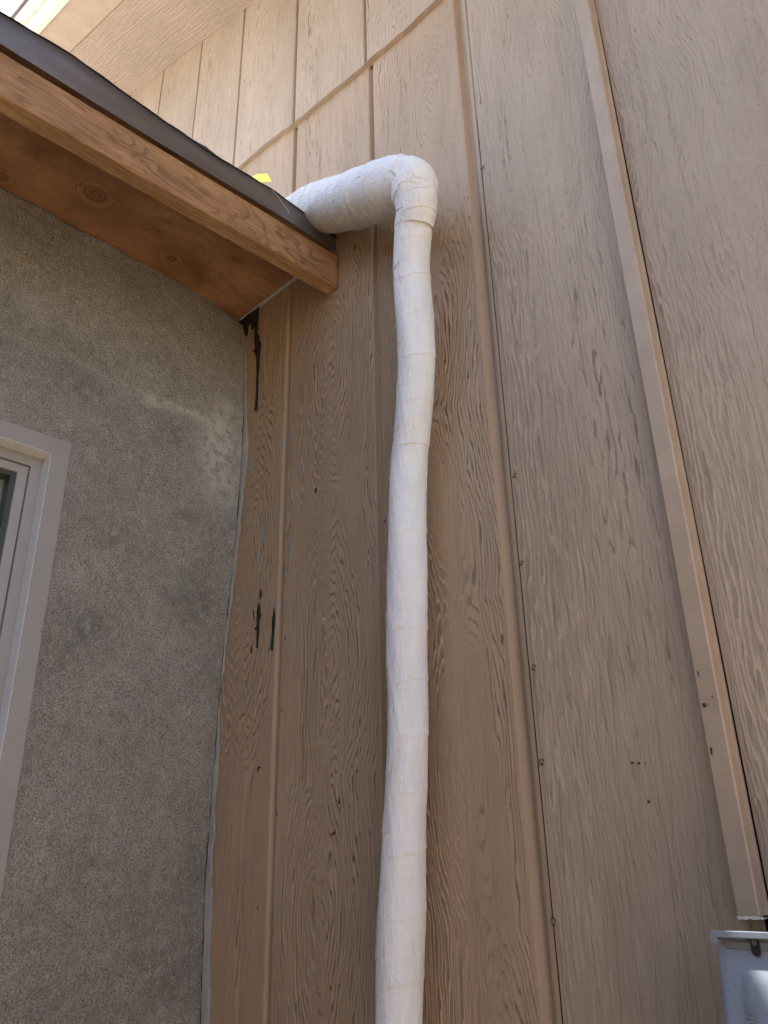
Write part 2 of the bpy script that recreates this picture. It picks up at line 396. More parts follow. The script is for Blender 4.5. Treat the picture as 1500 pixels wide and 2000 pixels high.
def siding_field(X, Zr):
    rings = np.zeros_like(X)
    edges = [-9, -2.157, -1.866, -1.58, -1.29, -0.99, -0.70, -0.402, -0.1, 9]
    cen = [-2.3, -2.01, -1.72, -1.43, -1.14, -0.80, -0.56, -0.21, 0.05]
    pid = [9, 8, 5, 0, 1, 2, 3, 4, 10]
    for k in range(9):
        s = (X >= edges[k]) & (X < edges[k+1])
        if s.any(): rings[s] = plank_rings(X[s], Zr[s], pid[k], cen[k], 20+pid[k])
    sm = np.zeros_like(X)
    for p, c, d in smears:
        k = 0.0011
        sm = np.maximum(sm, np.exp(-(((X-p[0])/(c*k))**2 + ((Zr+CAMZ-p[2])/(d*k))**2)*0.8))
    return rings, sm
def make_panel(name, xs, yd, zlo, zhi, nz, relief, label=None, y=WY, m=M_SIDE):
    """xs: x samples; yd: depth into the wall at each; zlo/zhi functions of x (relative to camera height)"""
    t = np.linspace(0, 1, nz); xs = np.array(xs); yd = np.array(yd)
    lo = np.array([zlo(x) for x in xs]); hi = np.array([zhi(x) for x in xs])
    Zr = lo[:, None]*(1-t) + hi[:, None]*t; X = np.repeat(xs[:, None], nz, 1); Y = np.repeat((y+yd)[:, None], nz, 1)
    rings, sm = siding_field(X, Zr)
    rel = np.repeat(np.array(relief)[:, None], nz, 1)
    und = 0.0012*fbm(X*5, Zr*1.5, 3, 3)*rel
    me = grid_mesh(name, np.stack([X, Y+und, Zr+CAMZ], -1), {'rings': rings, 'relief': rel, 'smear': sm})
    me.flip_normals()
    return link(name, me, m, house, label, smooth=True)
def profile(x0, x1, grooves, step=0.005):
    """board face with machined grooves: list of (x, scale)"""
    xs, yd, rl = [], [], []; x = x0
    def add(a, d, r): xs.append(a); yd.append(d); rl.append(r)
    gs = sorted(grooves)
    for gx, k in gs + [(x1, None)]:
        n = max(2, int((gx-x)/step))
        for q in np.linspace(x, gx, n): add(q, 0, 1 if (q-x > 0.001 and gx-q > 0.0) else 0.5)
        if k is None: break
        add(gx+.0004, 0.0008, 0); add(gx+.0036*k, .0095, 0); add(gx+.0042*k, .0105, 0); add(gx+.0100*k, .0105, 0); add(gx+.0106*k, .0055, 0)
        add(gx+.0165*k, .0050, 0); add(gx+.0169*k, 0.0004, 0); x = gx+.0173*k
    return xs, yd, rl
FLOOR = lambda x: -1.42
# left lower panel with three grooves, ends at the shiplap seam
xs, yd, rl = profile(-1.62, -0.7155, [(-1.299, 1.0), (-0.9975, 1.0)])
xs += [-0.7150, -0.7095, -0.7088, -0.6990, -0.6982, -0.6856, -0.6852]; yd += [.0008, .0105, .0115, .0115, .0060, .0045, .0050]; rl += [0, 0, 0, 0, 0, 0, 0]
lowtop = lambda x: float(np.interp(x, AX, AZ)) + 0.05
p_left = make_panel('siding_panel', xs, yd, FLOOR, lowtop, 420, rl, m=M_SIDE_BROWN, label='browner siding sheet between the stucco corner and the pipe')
xs, yd, rl = profile(-0.6812, -0.4010, [])
yd[0] = 0.0014; yd[1] = 0.0002
xa = np.array(xs); yd = list(np.array(yd) - 0.0035*np.exp(-((xa+0.401)/0.03)**2))       # the edge swells out next to the batten
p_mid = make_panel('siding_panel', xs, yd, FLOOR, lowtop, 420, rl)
xs, yd, rl = profile(-0.3930, 0.45, [(-0.09, 1.0), (0.2, 1.0)]); yd[0] = .0015
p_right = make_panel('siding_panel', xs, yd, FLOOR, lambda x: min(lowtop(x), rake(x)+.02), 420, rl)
# upper panel stands proud of the lower ones
UY = 0.987
ug = [(-2.70, .6), (-2.43, .6), (-2.147, .6), (-1.857, .6), (-1.583, .6), (-1.290, .65), (-1.0000, .65), (-0.71, 1), (-0.42, 1), (-0.13, 1)]
xs, yd, rl = profile(-6.0, 0.45, ug, 0.006)
zA = lambda x: float(np.interp(x, AX, AZ)) + 0.0016*math.sin(x*31) + 0.0012*math.sin(x*83)
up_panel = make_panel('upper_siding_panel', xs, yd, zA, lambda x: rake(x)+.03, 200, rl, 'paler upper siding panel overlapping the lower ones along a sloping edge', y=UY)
# its bottom edge (a real 13 mm thick edge, rough)
xq = np.linspace(-6, 0.45, 1400); P = np.zeros((len(xq), 4, 3))
for j, (yy, dz) in enumerate(((UY+0.0003, 0.0), (UY+0.003, -0.0012), (UY+0.008, -0.0008), (WY+0.004, -0.0026))):
    P[:, j, 0] = xq; P[:, j, 1] = yy; P[:, j, 2] = [zA(x)+CAMZ+dz for x in xq]
    if j in (1, 2): P[:, j, 2] += 0.0009*vnoise(xq*60, xq*0+j, 8+j)
me = grid_mesh('panel_edge', P); link('panel_edge', me, M_TRIM, up_panel)
# dark sheathing behind the seams
bm = bmesh.new(); box(bm, -6.0, 0.44, 1.018, 1.10, 0.03, Z(1.45)); bmo('sheathing', bm, M_DARK, house)

# nails along the shiplap seam and the left groove
def nail(px, py, r, parent, dx=0.0):
    p = on(px, py, 1, WY); bm = bmesh.new()
    rings_ = [(0.0, -.0022), (0.72, -.0022), (0.95, -.0014), (1.0, .001)]
    prev = None
    for rr, d in rings_:
        if rr == 0: prev = [bm.verts.new((p[0], WY+d, p[2]))]; continue
        cur = [bm.verts.new((p[0]+rr*r*math.cos(a), WY+d, p[2]+rr*r*math.sin(a))) for a in np.linspace(0, 2*math.pi, 14, endpoint=False)]
        for i in range(14):
            if len(prev) == 1: bm.faces.new((prev[0], cur[i], cur[(i+1) % 14]))
            else: bm.faces.new((prev[i], cur[i], cur[(i+1) % 14], prev[(i+1) % 14]))
        prev = cur
    bmo('nail', bm, M_NAIL, parent)
    bm = bmesh.new()                                # chipped ring of paint round the head
    n = 16; ri = [r*1.02]*n; ro = [r*(1.28+0.25*random.random()) for _ in range(n)]
    a_ = np.linspace(0, 2*math.pi, n, endpoint=False); k0 = random.randint(2, 5)
    vi = [bm.verts.new((p[0]+ri[i]*math.cos(a_[i]), WY-.0006, p[2]+ri[i]*math.sin(a_[i]))) for i in range(n)]
    vo = [bm.verts.new((p[0]+ro[i]*math.cos(a_[i]), WY-.0002, p[2]+ro[i]*math.sin(a_[i]))) for i in range(n)]
    for i in range(n-k0): bm.faces.new((vi[i], vo[i], vo[(i+1) % n], vi[(i+1) % n]))
    bmo('nail_hole', bm, M_DARK, parent)
for px, py in ((942, 327), (1006, 929), (1019, 1100), (1043, 1304), (1058, 1488), (1081, 1800)): nail(px, py, 0.0032, p_mid)
for px, py in ((563, 1109), (557, 1247), (551, 1387), (541, 1590), (533, 1822), (639, 1380), (752, 1018), (593, 625)): nail(px, py, 0.0024, p_left)

# batten (painted cover strip) with broken lower end
bt, bb = Z(1.62), on(1441, 1796, 1, 0.98)[2]
BX0, BX1, BY = -0.4235, -0.3975, 0.9795
bm = bmesh.new()
zs = np.linspace(bb+0.004, bt+0.4, 60)
rows = []
for z in zs:
    wv = 0.0005*math.sin(z*7)
    rows.append([bm.verts.new(p) for p in ((BX0-.0005, WY+.002, z), (BX0+wv, BY+.0015, z), (BX0+.0015+wv, BY, z), (BX1-.002+wv, BY, z), (BX1+wv, BY+.002, z), (BX1+wv, WY-.003, z), (BX1+.0025+wv, WY-.002, z), (BX1+.0025+wv, WY+.002, z))])
for a, b in zip(rows[:-1], rows[1:]):
    for i in range(len(a)-1): bm.faces.new((a[i], a[i+1], b[i+1], b[i]))
bmo('batten', bm, M_TRIM, house, 'narrow smooth painted strip running down to the grey box')
bm = bmesh.new(); n = 14; top = []; bot = []; topb = []; botb = []
for i in range(n):
    x = BX0+(BX1+.003-BX0)*i/(n-1); zb = bb+0.0003+0.0022*random.random()-0.0010
    top.append(bm.verts.new((x, BY-.0008, bb+0.0030+0.0012*random.random()))); bot.append(bm.verts.new((x, BY-.0006, zb)))
    botb.append(bm.verts.new((x, WY-.002, zb+.001)))
for i in range(n-1):
    bm.faces.new((top[i], top[i+1], bot[i+1], bot[i])); bm.faces.new((bot[i], bot[i+1], botb[i+1], botb[i]))
bmo('broken_end', bm, M_PVC, house, 'pale ragged broken end of the painted strip')

# rake soffit, barge board and roof slab
def rake_slab(name, y0, y1, d0, d1, m, x0=-6.0, x1=0.75, parent=house, label=None, bevel=0):
    bm = bmesh.new()
    def q(x, y, d): return (x, y, Z(rake(x)+d))
    hexa(bm, [q(x0, y0, d0), q(x1, y0, d0), q(x1, y1, d0), q(x0, y1, d0), q(x0, y0, d1), q(x1, y0, d1), q(x1, y1, d1), q(x0, y1, d1)])
    return bmo(name, bm, m, parent, label, bevel=bevel)
rake_slab('rake_soffit', 0.7115, UY, 0.0, 0.012, M_SOFFIT)
rake_slab('rake_board', 0.588, 0.709, -0.003, 0.03, M_TRIM)
rake_slab('barge_board', 0.562, 0.5878, -0.012, 0.16, M_WHITEFASC, bevel=0.002)
rake_slab('shingle_mould', 0.535, 0.5618, 0.105, 0.175, M_WHITEFASC, bevel=0.002)
rake_slab('roof', 0.525, 5.0, 0.1765, 0.20, M_SHING)
bm = bmesh.new(); box(bm, 0.4505, 0.47, 0.99, 5.0, 0, Z(rake(0.46))); bmo('side_wall', bm, M_TRIM, house)

# tar drips on the siding (traced on the wall plane, 1.5 mm thick)
def poly(name, pts, off, thick, m, parent, ax=1, val=WY, label=None):
    P = [on(x, y, ax, val) for x, y in pts]; n = len(P); bm = bmesh.new()
    P = [P[i]*0.5+0.25*(P[i-1]+P[(i+1) % n]) if n > 14 else P[i] for i in range(n)] if False else P
    f = bm.faces.new([bm.verts.new((p[0], WY-off, p[2])) for p in P])
    r = bmesh.ops.extrude_face_region(bm, geom=[f]); vs = [e for e in r['geom'] if isinstance(e, bmesh.types.BMVert)]
    for v_ in vs: v_.co.y -= thick
    bmesh.ops.triangulate(bm, faces=[f_ for f_ in bm.faces if len(f_.verts) > 4])
    return bmo(name, bm, m, parent, label, bevel=(0.0007 if m is M_TAR else 0))
z7 = lambda L_: [(430+a/7.14, 580+b/7.14) for a, b in L_]
z5 = lambda L_: [(480+a/11.11, 1120+b/11.11) for a, b in L_]
z8 = lambda L_: [(600+a/5, 1400+b/5) for a, b in L_]
poly('tar_drip', z7([(215,330),(400,180),(575,40),(566,110),(552,120),(545,250),(530,400),(522,520),(530,600),(540,525),(552,540),(557,650),(575,630),(570,720),(556,830),(551,1000),(541,1100),(527,1550),(518,1590),(503,1600),(487,1590),(490,1560),(505,1400),(515,1100),(515,850),(490,790),(450,745),(490,750),(495,680),(485,600),(490,440),(470,440),(455,465),(440,445),(440,385),(420,380),(400,400),(392,460),(388,540),(362,540),(345,480),(330,450),(325,390),(290,385),(260,350)]), 0.0004, 0.0024, M_TAR, p_left, label='long black tar run below the roof corner')
for pts in (z5([(320,340),(345,360),(350,480),(325,565),(302,560),(310,450)]),
            z5([(310,610),(308,690),(332,760),(328,880),(355,905),(325,980),(303,1080),(300,1300),(287,1500),(278,1620),(258,1643),(235,1610),(243,1400),(245,1000),(255,780),(275,690)]),
            z5([(628,710),(645,850),(645,1050),(630,1250),(608,1500),(600,1660),(570,1680),(543,1655),(560,1450),(575,1250),(580,960),(600,900)]),
            z5([(138,1540),(152,1660),(145,1725),(125,1735),(110,1690)]), z5([(170,820),(195,800),(190,880),(200,970),(182,970),(165,880)]),
            z5([(200,1190),(230,1165),(242,1200),(210,1235)]), z5([(335,0),(352,0),(348,45),(338,40)]), z5([(335,160),(350,170),(342,200)]),
            z8([(318,770),(328,855),(308,850)]), z8([(245,1155),(262,1125),(285,1105),(275,1140),(250,1160)]), z8([(318,890),(328,905),(320,925)]), z8([(320,1140),(326,1150),(322,1160)]), z8([(212,1155),(220,1150),(218,1162)]),
            [(504, 1499), (508, 1496), (511, 1500), (507, 1500), (506, 1507), (503, 1507)], [(616, 955), (620, 950), (619, 962), (616, 964)], [(503, 1770), (505, 1770), (504, 1778)]):
    poly('tar_spot', pts, 0.0005, 0.0012, M_TAR, p_left)

M_CHIP = plain_paint('chipped_dark', (0.05, 0.04, 0.033), 0.8)
for pts in ([(1231, 1490), (1236, 1487), (1240, 1490), (1235, 1493)], [(1245, 1489), (1250, 1488), (1251, 1492), (1247, 1494)], [(1258, 1490), (1262, 1489), (1262, 1493)], [(1264, 1564), (1270, 1563), (1271, 1568), (1266, 1569)], [(1220, 1020), (1222, 1020), (1221, 1023)]):
    poly('paint_chip', pts, 0.0004, 0.0004, M_CHIP, p_mid)
for pts in ([(1371, 1374), (1378, 1373), (1380, 1381), (1374, 1383)], [(1381, 1377), (1384, 1376), (1384, 1380)], [(1387, 1458), (1391, 1461), (1392, 1475), (1388, 1472)], [(1362, 1310), (1365, 1312), (1366, 1322), (1363, 1318)], [(1390, 1360), (1393, 1359), (1393, 1363)]):
    poly('paint_chip', pts, WY-BY+0.0002, 0.0004, M_CHIP, p_mid, val=BY)
# ------------------------------------------------------------------ the low stucco building
SX = -1.48
low = root('stucco_annex', (-1.48, 0.3, 0.0), 'low grey rough stucco building with exposed wooden eave at left', 'building')
cz = np.array([-1.5, -0.26, -0.014, 0.301, 0.45, 0.60, 0.672, 0.80, 0.905, 1.05, 1.219, 1.30, 1.37])
cx = np.array([-1.49, -1.488, -1.503, -1.493, -1.487, -1.474, -1.469, -1.462, -1.459, -1.462, -1.473, -1.490, -1.506])
def corner_x(z): return np.interp(z, cz, cx)
ys = np.concatenate([np.arange(-2.5, 0.2, 0.02), np.arange(0.2, 1.0001, 0.004), [1.0045]])
zz = np.concatenate([np.arange(-1.5, -0.3, 0.02), np.arange(-0.3, 1.3401, 0.004)])
topz = 1.342 + 0.012*fbm(ys*9, ys*0+2, 41, 4) + 0.007*fbm(ys*45, ys*0, 44, 3)
topz = topz + np.interp(ys, [0.3, 0.45, 0.6, 0.78, 0.9, 1.0], [0.0, -.012, -.018, .010, .004, .002])
YY, ZZ = np.meshgrid(ys, zz, indexing='ij')
ZZ = np.where(ZZ > 1.20, 1.20+(ZZ-1.20)*((topz[:, None]-1.20)/(1.34-1.20)), ZZ)
fade = np.exp(-np.clip(1.0-YY, 0, 9)/0.10)
XX = SX + (corner_x(ZZ)-SX)*fade + 0.0045*fbm(YY*6, ZZ*6, 51, 3) + 0.0032*np.abs(fbm(YY*22, ZZ*16, 55, 4))
XX = XX + 0.0020*fbm(YY*100, ZZ*100, 58, 2)
XX[:, -1] -= 0.010; XX[:, -2] -= 0.002
# raised band where a patch was trowelled on
stain = np.zeros_like(XX)
def sp(px, py, a, b, amp, seed):
    p = on(px, py, 0, SX); d = ((YY-p[1])/a)**2 + ((ZZ+CAMZ-p[2])/b)**2
    return (1.45 if amp < 0 else 0.85)*amp*np.exp(-d)*(0.75+0.65*fbm(YY*14, ZZ*14, seed, 4))
for a in ((425, 870, .055, .10, -.75, 1), (430, 960, .05, .06, -.5, 2), (345, 797, .10, .012, -.75, 3), (300, 792, .03, .010, -.3, 3), (445, 800, .03, .02, -.4, 4),
          (240, 1050, .09, .05, .55, 5), (330, 850, .05, .04, .45, 6), (390, 1180, .07, .07, .50, 7), (165, 1230, .06, .05, .6, 8), (150, 760, .06, .05, .35, 9),
          (95, 1290, .05, .04, .5, 10), (100, 700, .09, .06, .28, 12), (255, 560, .06, .06, .25, 13), (180, 880, .05, .05, .4, 14), (350, 1700, .2, .1, .25, 15), (330, 1930, .2, .12, .5, 16), (330, 1418, .006, .006, .9, 2), (228, 1365, .004, .004, .9, 2),
          (370, 1010, .05, .02, .5, 17), (215, 950, .05, .03, .4, 18), (60, 600, .05, .05, -.12, 19)):
    stain += sp(*a)
WZ0, WZ1, WY0, WY1 = -0.55, 0.8125, -0.55, 0.588      # flange outer edges
yc = 0.5*(YY[:-1, :-1]+YY[1:, 1:]); zc = 0.5*(ZZ[:-1, :-1]+ZZ[1:, 1:])
hole = (yc > WY0+.012) & (yc < WY1-.012) & (zc > WZ0+.012) & (zc < WZ1-.012)
# a little stucco heaped up against the window flange
ed = np.maximum(np.abs(YY-WY1)*(ZZ < WZ1+.01) + 9*(ZZ >= WZ1+.01), 0); ed2 = np.where(YY < WY1+.01, np.abs(ZZ-WZ1), 9)
edge = np.minimum(ed, ed2); XX += 0.004*np.exp(-(edge/0.012)**2)*(0.6+0.8*vnoise(YY*60, ZZ*60, 61))
me = grid_mesh('stucco_wall', np.stack([XX, YY, ZZ+CAMZ], -1), {'stain': stain}, mask=~hole)
link('stucco_wall', me, M_STUC, low, smooth=True)
# recessed base coat and grey band under the plywood
yq = np.linspace(-2.5, 1.0, 900); P = np.zeros((len(yq), 5, 3))
lipz = [1.300, 1.345, 1.356, 1.3592, 1.3595]
for j in range(5):
    P[:, j, 1] = yq; P[:, j, 2] = Z(lipz[j]) ; base = [-.010, -.0045, -.0035, -.006, -.03][j]
    P[:, j, 0] = SX + (corner_x(lipz[j])-SX)*np.exp(-(1.0-yq)/0.10) + base + 0.004*fbm(yq*26, yq*0+j*.35, 71, 4)
    if j in (1, 2, 3): P[:, j, 0] += 0.0055*fbm(yq*7, yq*0+j*.2, 76, 3)
me = grid_mesh('base_coat', P); me.flip_normals(); link('base_coat', me, M_STUC, low, smooth=True)
bm = bmesh.new(); box(bm, -1.62, -1.52, -2.5, 0.998, 0, Z(WZ0)); box(bm, -1.62, -1.52, WY1, 0.998, Z(WZ0), Z(1.358)); box(bm, -1.62, -1.52, -2.5, WY1, Z(WZ1), Z(1.358)); box(bm, -1.62, -1.52, -2.5, WY0, Z(WZ0), Z(WZ1))
bmo('wall_core', bm, M_DARK, low)

# mortar smeared onto the siding along the joint
zq = np.linspace(-0.9, 1.30, 1100); K = 7; P = np.zeros((len(zq), K, 3))
wid = np.interp(zq, [-.9, -.3, -0.014, .18, .26, .30, .38, .50, .60, .70, .80, .90, .97, 1.05, 1.12, 1.30], [.026, .026, .024, .020, .012, .004, .004, .010, .012, .016, .018, .022, .024, .012, .006, .003])
wid = wid*(1+0.45*fbm(zq*26, zq*0, 81, 4)) + 0.0022*vnoise(zq*120, zq*0, 85)
wid = np.maximum(wid, 0.0012)
for j in range(K):
    t = j/(K-1); P[:, j, 0] = corner_x(zq)-0.004 + (wid+0.004)*t
    P[:, j, 1] = WY - 0.0016*(1-t**3) - 0.0004 - 0.0008*np.abs(vnoise(zq*70, zq*0+t*4, 88))*(1-t); P[:, j, 2] = Z(zq)
    if j == K-1: P[:, j, 1] = WY+.001
me = grid_mesh('mortar_smear', P); link('mortar_smear', me, M_MORT, low, 'grey smeared mortar along the joint with the tan siding', smooth=True)
# dark crack line in the joint and two hairline cracks
def crack(pts, wd, name='crack', seed=0, m=M_DARK, n=160, jit=0.0012):
    p = np.array(pts, float); s = np.linspace(0, len(p)-1, n); q = np.stack([np.interp(s, np.arange(len(p)), p[:, k]) for k in range(3)], -1)
    return q
zq = np.linspace(-0.35, 1.27, 900); P = np.zeros((len(zq), 2, 3)); cxz = corner_x(zq)
jit = 0.0022*fbm(zq*35, zq*0, 91, 4); ww = 0.0004+0.0022*np.clip(fbm(zq*16, zq*0, 95, 3)+.12, 0, 1)
for j, s_ in enumerate((-1, 1)):
    P[:, j, 0] = cxz + 0.0020 + jit + s_*ww; P[:, j, 1] = WY-.0030; P[:, j, 2] = Z(zq)
me = grid_mesh('joint_crack', P); link('joint_crack', me, M_DARK, low)

# plywood soffit of the eave
yy = np.concatenate([np.arange(-2.5, 0.0, 0.03), np.arange(0.0, 1.0, 0.004), [0.9985]]); xx = np.arange(-1.60, -1.125, 0.004)
X2, Y2 = np.meshgrid(xx, yy, indexing='ij')
ring = 6*vnoise(X2*5, Y2*1.6, 101) + X2*26; kn = np.zeros_like(X2); core = np.zeros_like(X2)
for kx, ky, R in ((-1.363, .511, .056), (-1.426, .739, .040), (-1.317, .853, .032), (-1.454, .344, .036), (-1.30, 0.15, .03)):
    d = np.hypot((X2-kx), (Y2-ky)*0.82); wgt = np.exp(-(d/(R*1.3))**4)
    ring = ring*(1-wgt) + (d/0.0085)*wgt; kn = np.maximum(kn, np.exp(-(d/(R*1.2))**3)); core = np.maximum(core, 1.0*np.exp(-(d/(R*0.42))**4)*0.8)
me = grid_mesh('plywood_soffit', np.stack([X2, Y2, np.full_like(X2, Z(1.36))+0.0008*vnoise(X2*8, Y2*4, 7)], -1), {'rings': ring, 'knot': kn, 'core': core})
me.flip_normals(); link('plywood_soffit', me, M_PLY, low)
# pale sealant line where plywood meets siding
yv = np.linspace(-1.505, -1.15, 300); P = np.zeros((300, 3, 3))
for j in range(3):
    P[:, j, 0] = yv; P[:, j, 1] = [WY+.001, WY-.0035, WY-.0045][j] - (0.0010*np.abs(vnoise(yv*90, yv*0, 111)) if j else 0)
    P[:, j, 2] = Z([1.3535, 1.3555, 1.3605][j]) + (0.0016*vnoise(yv*110, yv*0, 112) if j < 2 else 0)
me = grid_mesh('sealant_bead', P); link('sealant_bead', me, plain_paint('grey_sealant', (0.36, 0.37, 0.38), 0.45), low)

# eave beam, 38 x 89, two visible faces with their own grain
def bz(y): return 1.190 + 0.0405*max(-9, y)          # beam rises slightly towards the house
BXo, BXi = -1.1085, -1.1475; BYE = 0.993; HB = 0.092; bv = 0.0035
y_s = np.concatenate([np.arange(-2.5, 0.0, 0.05), np.linspace(0.0, BYE, 160)])
def beam_ring(y, e=0.0):
    wv = 0.0009*float(vnoise(np.array([y*6]), np.array([1.0]), 121)[0]); b0 = bz(y)
    r = bv*(1+0.35*float(vnoise(np.array([y*25]), np.array([3.0]), 122)[0]))
    return [(BXi+e, b0+r), (BXi+r+e, b0+wv), (BXo-r-e, b0+wv), (BXo-r*.3-e, b0+r*.3+wv), (BXo-e, b0+r), (BXo-e, b0+HB*.5), (BXo-e, b0+HB), (BXi+e, b0+HB)]
bm = bmesh.new(); prev = None
for y in list(y_s)+[BYE+.003]:
    e = 0.0015 if y > BYE else 0.0
    cur = [bm.verts.new((x, y, Z(z))) for x, z in beam_ring(y, e)]
    if prev:
        for i in range(8): 
            f = bm.faces.new((prev[i], prev[(i+1) % 8], cur[(i+1) % 8], cur[i])); f.material_index = 1 if i in (3, 4, 5, 6) else 0
    else: bm.faces.new(cur)
    prev = cur
bm.faces.new(prev)
bo = bmo('eave_beam', bm, M_EDGE, low, 'orange brown bare wood beam at the roof edge'); bo.data.materials.append(M_FACE)
# knot on the beam's face
p = on(521, 478, 0, BXo); bm = bmesh.new(); prev = None
for rr, dd in ((0, .0008), (.35, .0010), (.5, .0003), (.8, .0006), (1, -.0004)):
    if rr == 0: prev = [bm.verts.new((BXo+dd, p[1], p[2]))]; continue
    cur = [bm.verts.new((BXo+dd, p[1]+rr*.0062*math.cos(a), p[2]+rr*.0062*math.sin(a)*.9)) for a in np.linspace(0, 2*math.pi, 18, endpoint=False)]
    for i in range(18):
        bm.faces.new((prev[0], cur[i], cur[(i+1) % 18]) if len(prev) == 1 else (prev[i], cur[i], cur[(i+1) % 18], prev[(i+1) % 18]))
    prev = cur
bmo('knot', bm, plain_paint('knot_wood', (0.17, 0.085, 0.04), 0.6, 0.0006, 0.5), bo)
# splintered fibres at the beam's end
bm = bmesh.new()
for i in range(9):
    z0 = bz(BYE)+0.045+0.005*i; x = BXo+0.0005
    a = bm.verts.new((x, BYE-.004, Z(z0))); b = bm.verts.new((x+.0015, BYE-.001+.004*random.random(), Z(z0+.003))); c = bm.verts.new((x, BYE-.002, Z(z0+.007)))
    bm.faces.new((a, b, c))
bmo('splinter', bm, M_FACE, bo)

# drip-edge flashing over the beam
def flz(y): return (np.interp(y, [-2.5, 0.2, .33, .52, .8, .99], [1.225, 1.301, 1.304, 1.309, 1.3215, 1.3235]))
def ftop(y): return (np.interp(y, [-2.5, 0.2, .33, .52, .66, .8, .99], [1.30, 1.373, 1.385, 1.375, 1.374, 1.386, 1.372]))
yq = np.concatenate([np.arange(-2.5, 0.15, 0.05), np.linspace(0.15, 0.987, 420)])
wob = 0.0012*vnoise(yq*9, yq*0, 131)
prof = [(-1.1030, -.0005, 0), (-1.0995, -.0025, 0), (-1.1008, .0015, 0), (-1.1050, .006, 0), (-1.1062, .03, .5), (-1.1056, 0, 1), (-1.1085, .0025, 1), (-1.30, .05, 1)]
P = np.zeros((len(yq), len(prof), 3))
for j, (x, dz, t) in enumerate(prof):
    zb = flz(yq)*(1-t)+ftop(yq)*t if t != .5 else flz(yq)
    P[:, j, 0] = x + wob*(1 if j < 7 else 0) ; P[:, j, 1] = yq; P[:, j, 2] = Z(zb+dz)
me = grid_mesh('flashing', P); fo = link('flashing', me, M_METAL, low, 'dark bronze metal drip edge above the wood beam', smooth=True)
es = fo.modifiers.new('s', 'SOLIDIFY'); es.thickness = 0.0008
# ragged felt showing over the flashing
n = 520; yq = np.linspace(-1.0, 0.990, n); P = np.zeros((n, 4, 3))
amp = np.interp(yq, [-1, .2, .5, .62, .7, .8, .9, .99], [.001, .0015, .004, .0075, .004, .0055, .003, .004])
hh = amp*(0.35+0.65*np.abs(fbm(yq*14, yq*0, 141, 4))*1.9)
for j, (x, f) in enumerate(((-1.1035, -.35), (-1.1028, 0.25), (-1.1045, 1.0), (-1.15, 1.0))):
    P[:, j, 0] = x + 0.001*vnoise(yq*30, yq*0+j, 145); P[:, j, 1] = yq; P[:, j, 2] = Z(ftop(yq)) + hh*f + (0.01 if j == 3 else 0.001)
me = grid_mesh('roofing_felt', P); link('roofing_felt', me, M_FELT, low)
bm = bmesh.new()                                                      # roof deck, rising away from the eave
hexa(bm, [(-1.113, -2.5, Z(1.3645)), (-1.113, 0.985, Z(1.3645)), (-5.0, 0.985, Z(2.40)), (-5.0, -2.5, Z(2.40)), (-1.113, -2.5, Z(1.3695)), (-1.113, 0.985, Z(1.3695)), (-5.0, 0.985, Z(2.52)), (-5.0, -2.5, Z(2.52))])
bmo('roof_deck', bm, M_ROOF, low)
bm = bmesh.new(); box(bm, -5.0, -1.63, -2.5, -2.45, 0, Z(1.36)); box(bm, -5.0, -4.95, -2.45, 0.985, 0, Z(2.38)); bmo('far_wall', bm, M_BASE, low)

# window ---------------------------------------------------------------
win = root('window', (-1.48, 0.0, Z(0.2)), 'window', 'window'); 
for k in ('label', 'category'): del win[k]
win.parent = low; win.matrix_parent_inverse = Matrix.Translation(-low.location)
win['label'] = 'window with taupe vinyl frame set in the grey stucco'
FX = -1.4735                                                          # flange face
def frame_ring(name, xa, xb, o, i, m, bev=0.0, xa2=None):
    """a mitred rectangular ring; o / i = (y0,y1,z0,z1) outer / inner, face at xa (outer) and xa2 (inner), back at xb"""
    bm = bmesh.new(); xa2 = xa if xa2 is None else xa2
    def cs(r): return [(r[0], r[2]), (r[1], r[2]), (r[1], r[3]), (r[0], r[3])]
    fo_ = [bm.verts.new((xa, y, Z(z))) for y, z in cs(o)]; fi = [bm.verts.new((xa2, y, Z(z))) for y, z in cs(i)]
    bo_ = [bm.verts.new((xb, y, Z(z))) for y, z in cs(o)]; bi = [bm.verts.new((xb, y, Z(z))) for y, z in cs(i)]
    for k in range(4):
        l = (k+1) % 4
        bm.faces.new((fo_[k], fo_[l], fi[l], fi[k])); bm.faces.new((fi[k], fi[l], bi[l], bi[k])); bm.faces.new((bi[k], bi[l], bo_[l], bo_[k])); bm.faces.new((bo_[k], bo_[l], fo_[l], fo_[k]))
    return bmo(name, bm, m, win, bevel=bev)
R0 = (WY0, WY1, WZ0, WZ1); R1 = (WY0+.04, 0.5495, WZ0+.04, 0.7745)
frame_ring('flange', FX, -1.52, R0, R1, M_VINYL, 0.0015)
R1b = (R1[0]+.001, R1[1]-.0005, R1[2]+.001, R1[3]-.0005)
fr_ = frame_ring('frame', -1.5085, -1.56, (R1[0]-.003, R1[1]+.003, R1[2]-.003, R1[3]+.003), (R1[0]+.024, .5265, R1[2]+.024, .7515), M_VINYL, 0.001)
frame_ring('sash', -1.5145, -1.57, (R1[0]+.0245, .5255, R1[2]+.0245, .7505), (R1[0]+.045, .5060, R1[2]+.045, .7335), M_VINYL, 0.0012, xa2=-1.5165)
